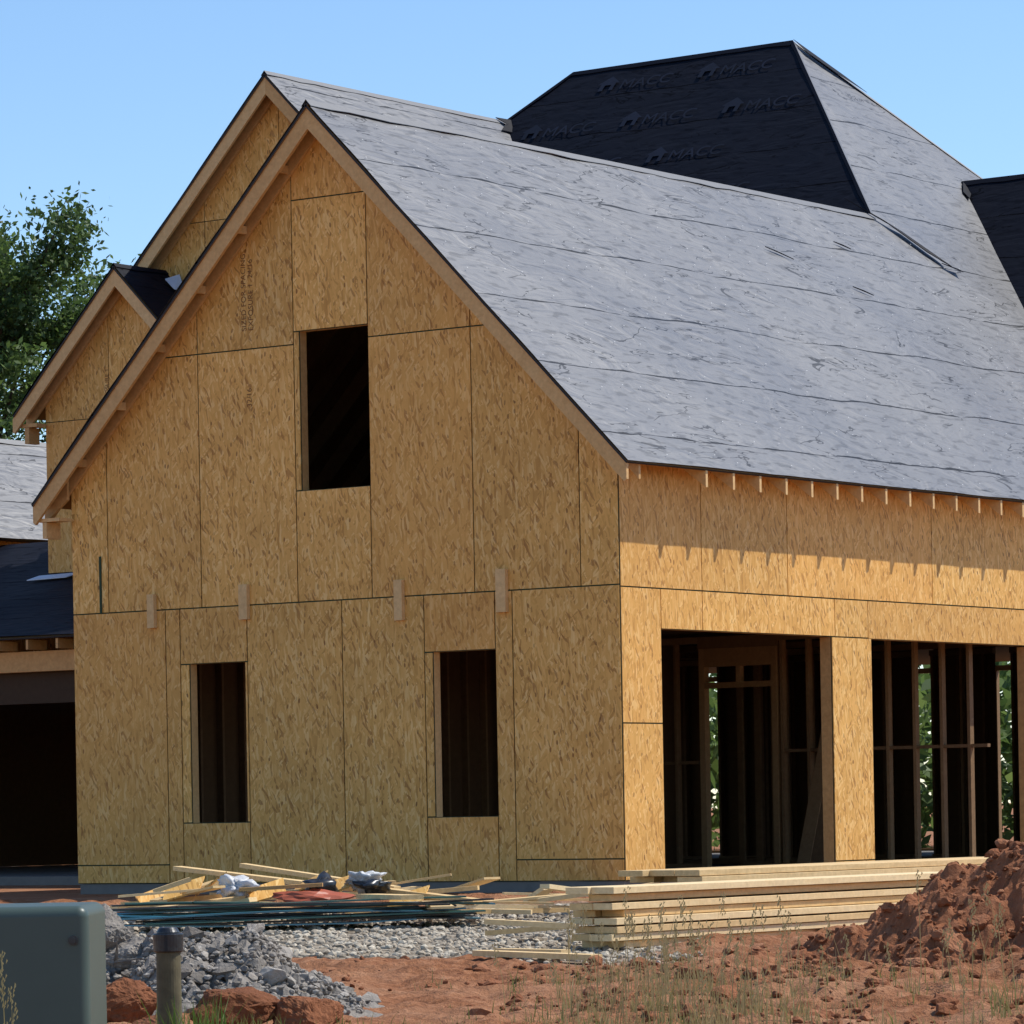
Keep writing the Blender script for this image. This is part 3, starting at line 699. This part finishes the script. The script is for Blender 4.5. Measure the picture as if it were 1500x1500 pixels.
def tree(lat,D,H,R,seed,nleaf=26000,leaf=.12,z0=-.2,nl_=60):
    random.seed(seed); e=bpy.data.objects.new('deciduous_tree',None); COL.objects.link(e)
    base=site(lat,D,z0); tr=MB(); cl=[]
    def limb(p,q,r0,r1,n_=7):
        d_=(q-p).normalized(); s_=d_.cross(Vector((.3,.9,.2))).normalized(); u=s_.cross(d_)
        V=[c_+(s_*math.cos(a)+u*math.sin(a))*r for c_,r in((p,r0),(q,r1)) for a in np.arange(n_)*2*math.pi/n_]
        tr.add(V,[(i,(i+1)%n_,(i+1)%n_+n_,i+n_) for i in range(n_)])
    top=base+Vector((0,0,H*.93)); prev=base; r=.24
    for i in range(1,9):
        q=base+Vector((random.uniform(-.15,.15),random.uniform(-.15,.15),H*.93*i/8)); limb(prev,q,r,r*.84); prev=q; r*=.84
    for i in range(nl_):
        h=random.uniform(.14,.95); a=i*2.4+random.uniform(-.4,.4); rad=R*math.sin(math.pi*min(1,(1-h)*.70+.18))**.7*random.uniform(.55,1.12)
        p=base+Vector((0,0,H*h*.93)); q=p+Vector((math.cos(a)*rad,math.sin(a)*rad,rad*random.uniform(.3,.9))); limb(p,q,.06,.015,5)
        for t_ in (.4,.62,.82,.98,1.08): cl.append((p.lerp(q,t_)+Vector((random.gauss(0,.2),random.gauss(0,.2),random.gauss(0,.2))),random.uniform(.28,.6)))
    cl.append((top,.5)); tr.build('trunk_and_limbs',[BARK],e,True)
    C=[];T=[]
    per=nleaf//len(cl)
    for c_,rr in cl:
        pts=rng.normal(size=(per,3))*np.array([rr,rr,rr*.75])*.5+np.array(c_); C.append(pts); T.append(np.clip(rng.normal(.15+.65*random.random(),.2,per),0,1))
    C=np.concatenate(C);T=np.concatenate(T); quads('crown',C,rng.uniform(leaf*.6,leaf*1.2,len(C)),LEAF,e,T)
tree(-9.15,75,12.1,2.55,3,66000,.075,nl_=70); tree(-12.2,80,13.0,3.0,8,22000,.12); tree(-7.0,86,9.0,2.2,5,12000); tree(-16,86,15,3.4,12,10000)
C=[];T=[]
for i in range(170):
    l=random.uniform(-16,26); Dv=random.uniform(78,86); h=random.uniform(0,3.8); c_=site(l,Dv,h); n_=240
    C.append(rng.normal(size=(n_,3))*np.array([1.0,1.0,.8])+np.array(c_)); T.append(np.clip(rng.normal(.5+.5*random.random(),.2,n_),0,1))
C=np.concatenate(C);T=np.concatenate(T); quads('distant_tree_line',C,rng.uniform(.10,.24,len(C)),LEAF,None,T)
gr=MB(); random.seed(21)
def blade(l,Dv,h,wd,tint,lean=.3):
    b0=site(l,Dv,gz(l,Dv)-.02); a=random.random()*6.28; ln=Vector((math.cos(a),math.sin(a),0))*h*random.uniform(0,lean)
    sd=Vector((VY,-VX,0)).lerp(Vector((-math.sin(a),math.cos(a),0)),.4).normalized()*wd
    p1=b0+ln*.3+Vector((0,0,h*.55)); p2=b0+ln+Vector((0,0,h))
    gr.add([b0-sd,b0+sd,p1+sd*.7,p1-sd*.7,p2],[(0,1,2,3),(3,2,4)],0,tint)
    return p2
def tuft(l,Dv,n_,h,tint,sp_=.12,wd=.003):
    for i in range(n_): blade(l+random.gauss(0,sp_),Dv+random.gauss(0,sp_*2),h*random.uniform(.35,1.1),wd*random.uniform(.7,1.4),(min(1,max(0,tint+random.uniform(-.18,.18))),.5,.5),.55)
for i in range(230):
    l=random.choice([random.uniform(.3,3.4),random.gauss(.8,.45)]); Dv=random.triangular(20.5,27,21.6); tuft(l,Dv,11,random.uniform(.05,.2),random.choice([.02,.1,.2,.3,.6]),.06,.0030)
for i in range(110):
    l=random.uniform(-2.5,.6); Dv=random.uniform(20.2,22.0); tuft(l,Dv,9,random.uniform(.04,.13),random.choice([.1,.5,.8]),.08,.0030)
for (l,Dv,n_,h,t_) in ((-1.58,20.7,150,.30,.95),(-1.9,20.2,90,.18,.8),(-2.25,19.6,120,.14,.85),(-1.35,20.5,80,.20,.7),(-1.55,17.3,60,.10,.85),(-2.0,17.2,140,.20,.9),(-1.8,17.3,80,.15,.8),(.35,20.6,60,.14,.3),(-.4,20.3,80,.12,.7),(-.75,20.4,60,.12,.5),(1.72,20.8,40,.12,.95),(1.0,21,60,.28,.1),(1.25,22,50,.3,.1),(.75,22,40,.25,.1),(2.6,22,40,.2,.5)):
    tuft(l,Dv,n_,h,t_,.10,.0034)
for i in range(85):
    l=random.choice([random.gauss(.95,.35),random.gauss(.75,.2),random.uniform(-.1,3.3)]); Dv=random.uniform(21,24); h=random.uniform(.25,.62)
    tip=blade(l,Dv,h,.0032,(.08,.5,.5),.25)
    for q in range(18):
        c_=tip+Vector((random.gauss(0,.009),random.gauss(0,.009),-q*.007)); gr.add([c_,c_+Vector((.012,0,.014)),c_+Vector((0,.005,.022))],[(0,1,2)],0,(.1,.5,.5))
for (l,Dv,h) in ((-2.08,17.0,.75),(-2.04,16.9,.6),(-2.12,17.2,.5)):
    tip=blade(l,Dv,h,.004,(.35,.5,.5),.15)
    for q in range(40):
        c_=tip+Vector((random.gauss(0,.010),random.gauss(0,.010),-q*.006)); gr.add([c_,c_+Vector((.012,0,.014)),c_+Vector((0,.005,.022))],[(0,1,2)],0,(.3,.5,.5))
gr.build('grass',[GRS])

# ---------------------------------------------------------------- light, sky, camera
S=Vector((.36,.46,.815)).normalized()
sl=bpy.data.lights.new('sun','SUN'); sl.energy=5; sl.angle=math.radians(.5); sl.color=(1,.96,.89)
so=bpy.data.objects.new('sun',sl); COL.objects.link(so); so.rotation_euler=(-S).to_track_quat('-Z','Y').to_euler()
wd=bpy.data.worlds.new('World'); scene.world=wd; wd.use_nodes=True; nt=wd.node_tree
bgn=nt.nodes['Background']; sk=nt.nodes.new('ShaderNodeTexSky'); sk.sky_type='NISHITA'; sk.sun_disc=False
sk.sun_elevation=math.asin(S.z); sk.sun_rotation=math.atan2(S.x,S.y); sk.air_density=1.0; sk.dust_density=.15; sk.ozone_density=4.0; sk.altitude=600
hs=nt.nodes.new('ShaderNodeHueSaturation'); hs.inputs['Saturation'].default_value=1.06; hs.inputs['Value'].default_value=1.15
nt.links.new(sk.outputs[0],hs.inputs['Color']); nt.links.new(hs.outputs[0],bgn.inputs[0]); bgn.inputs[1].default_value=.15
cam=bpy.data.cameras.new('cam'); cam.lens=146.4; cam.sensor_width=36; cam.shift_y=.292; cam.clip_end=8000; cam.clip_start=.5
co=bpy.data.objects.new('camera',cam); COL.objects.link(co)
co.matrix_world=Matrix.Translation((CAMX,CAMY,CAMZ))@Matrix.Rotation(math.radians(36.0),4,'Z')@Matrix.Rotation(math.pi/2,4,'X')@Matrix.Rotation(-.018,4,'Z')
scene.camera=co
scene.view_settings.view_transform='Standard'
print('verts',sum(len(m.vertices) for m in bpy.data.meshes))
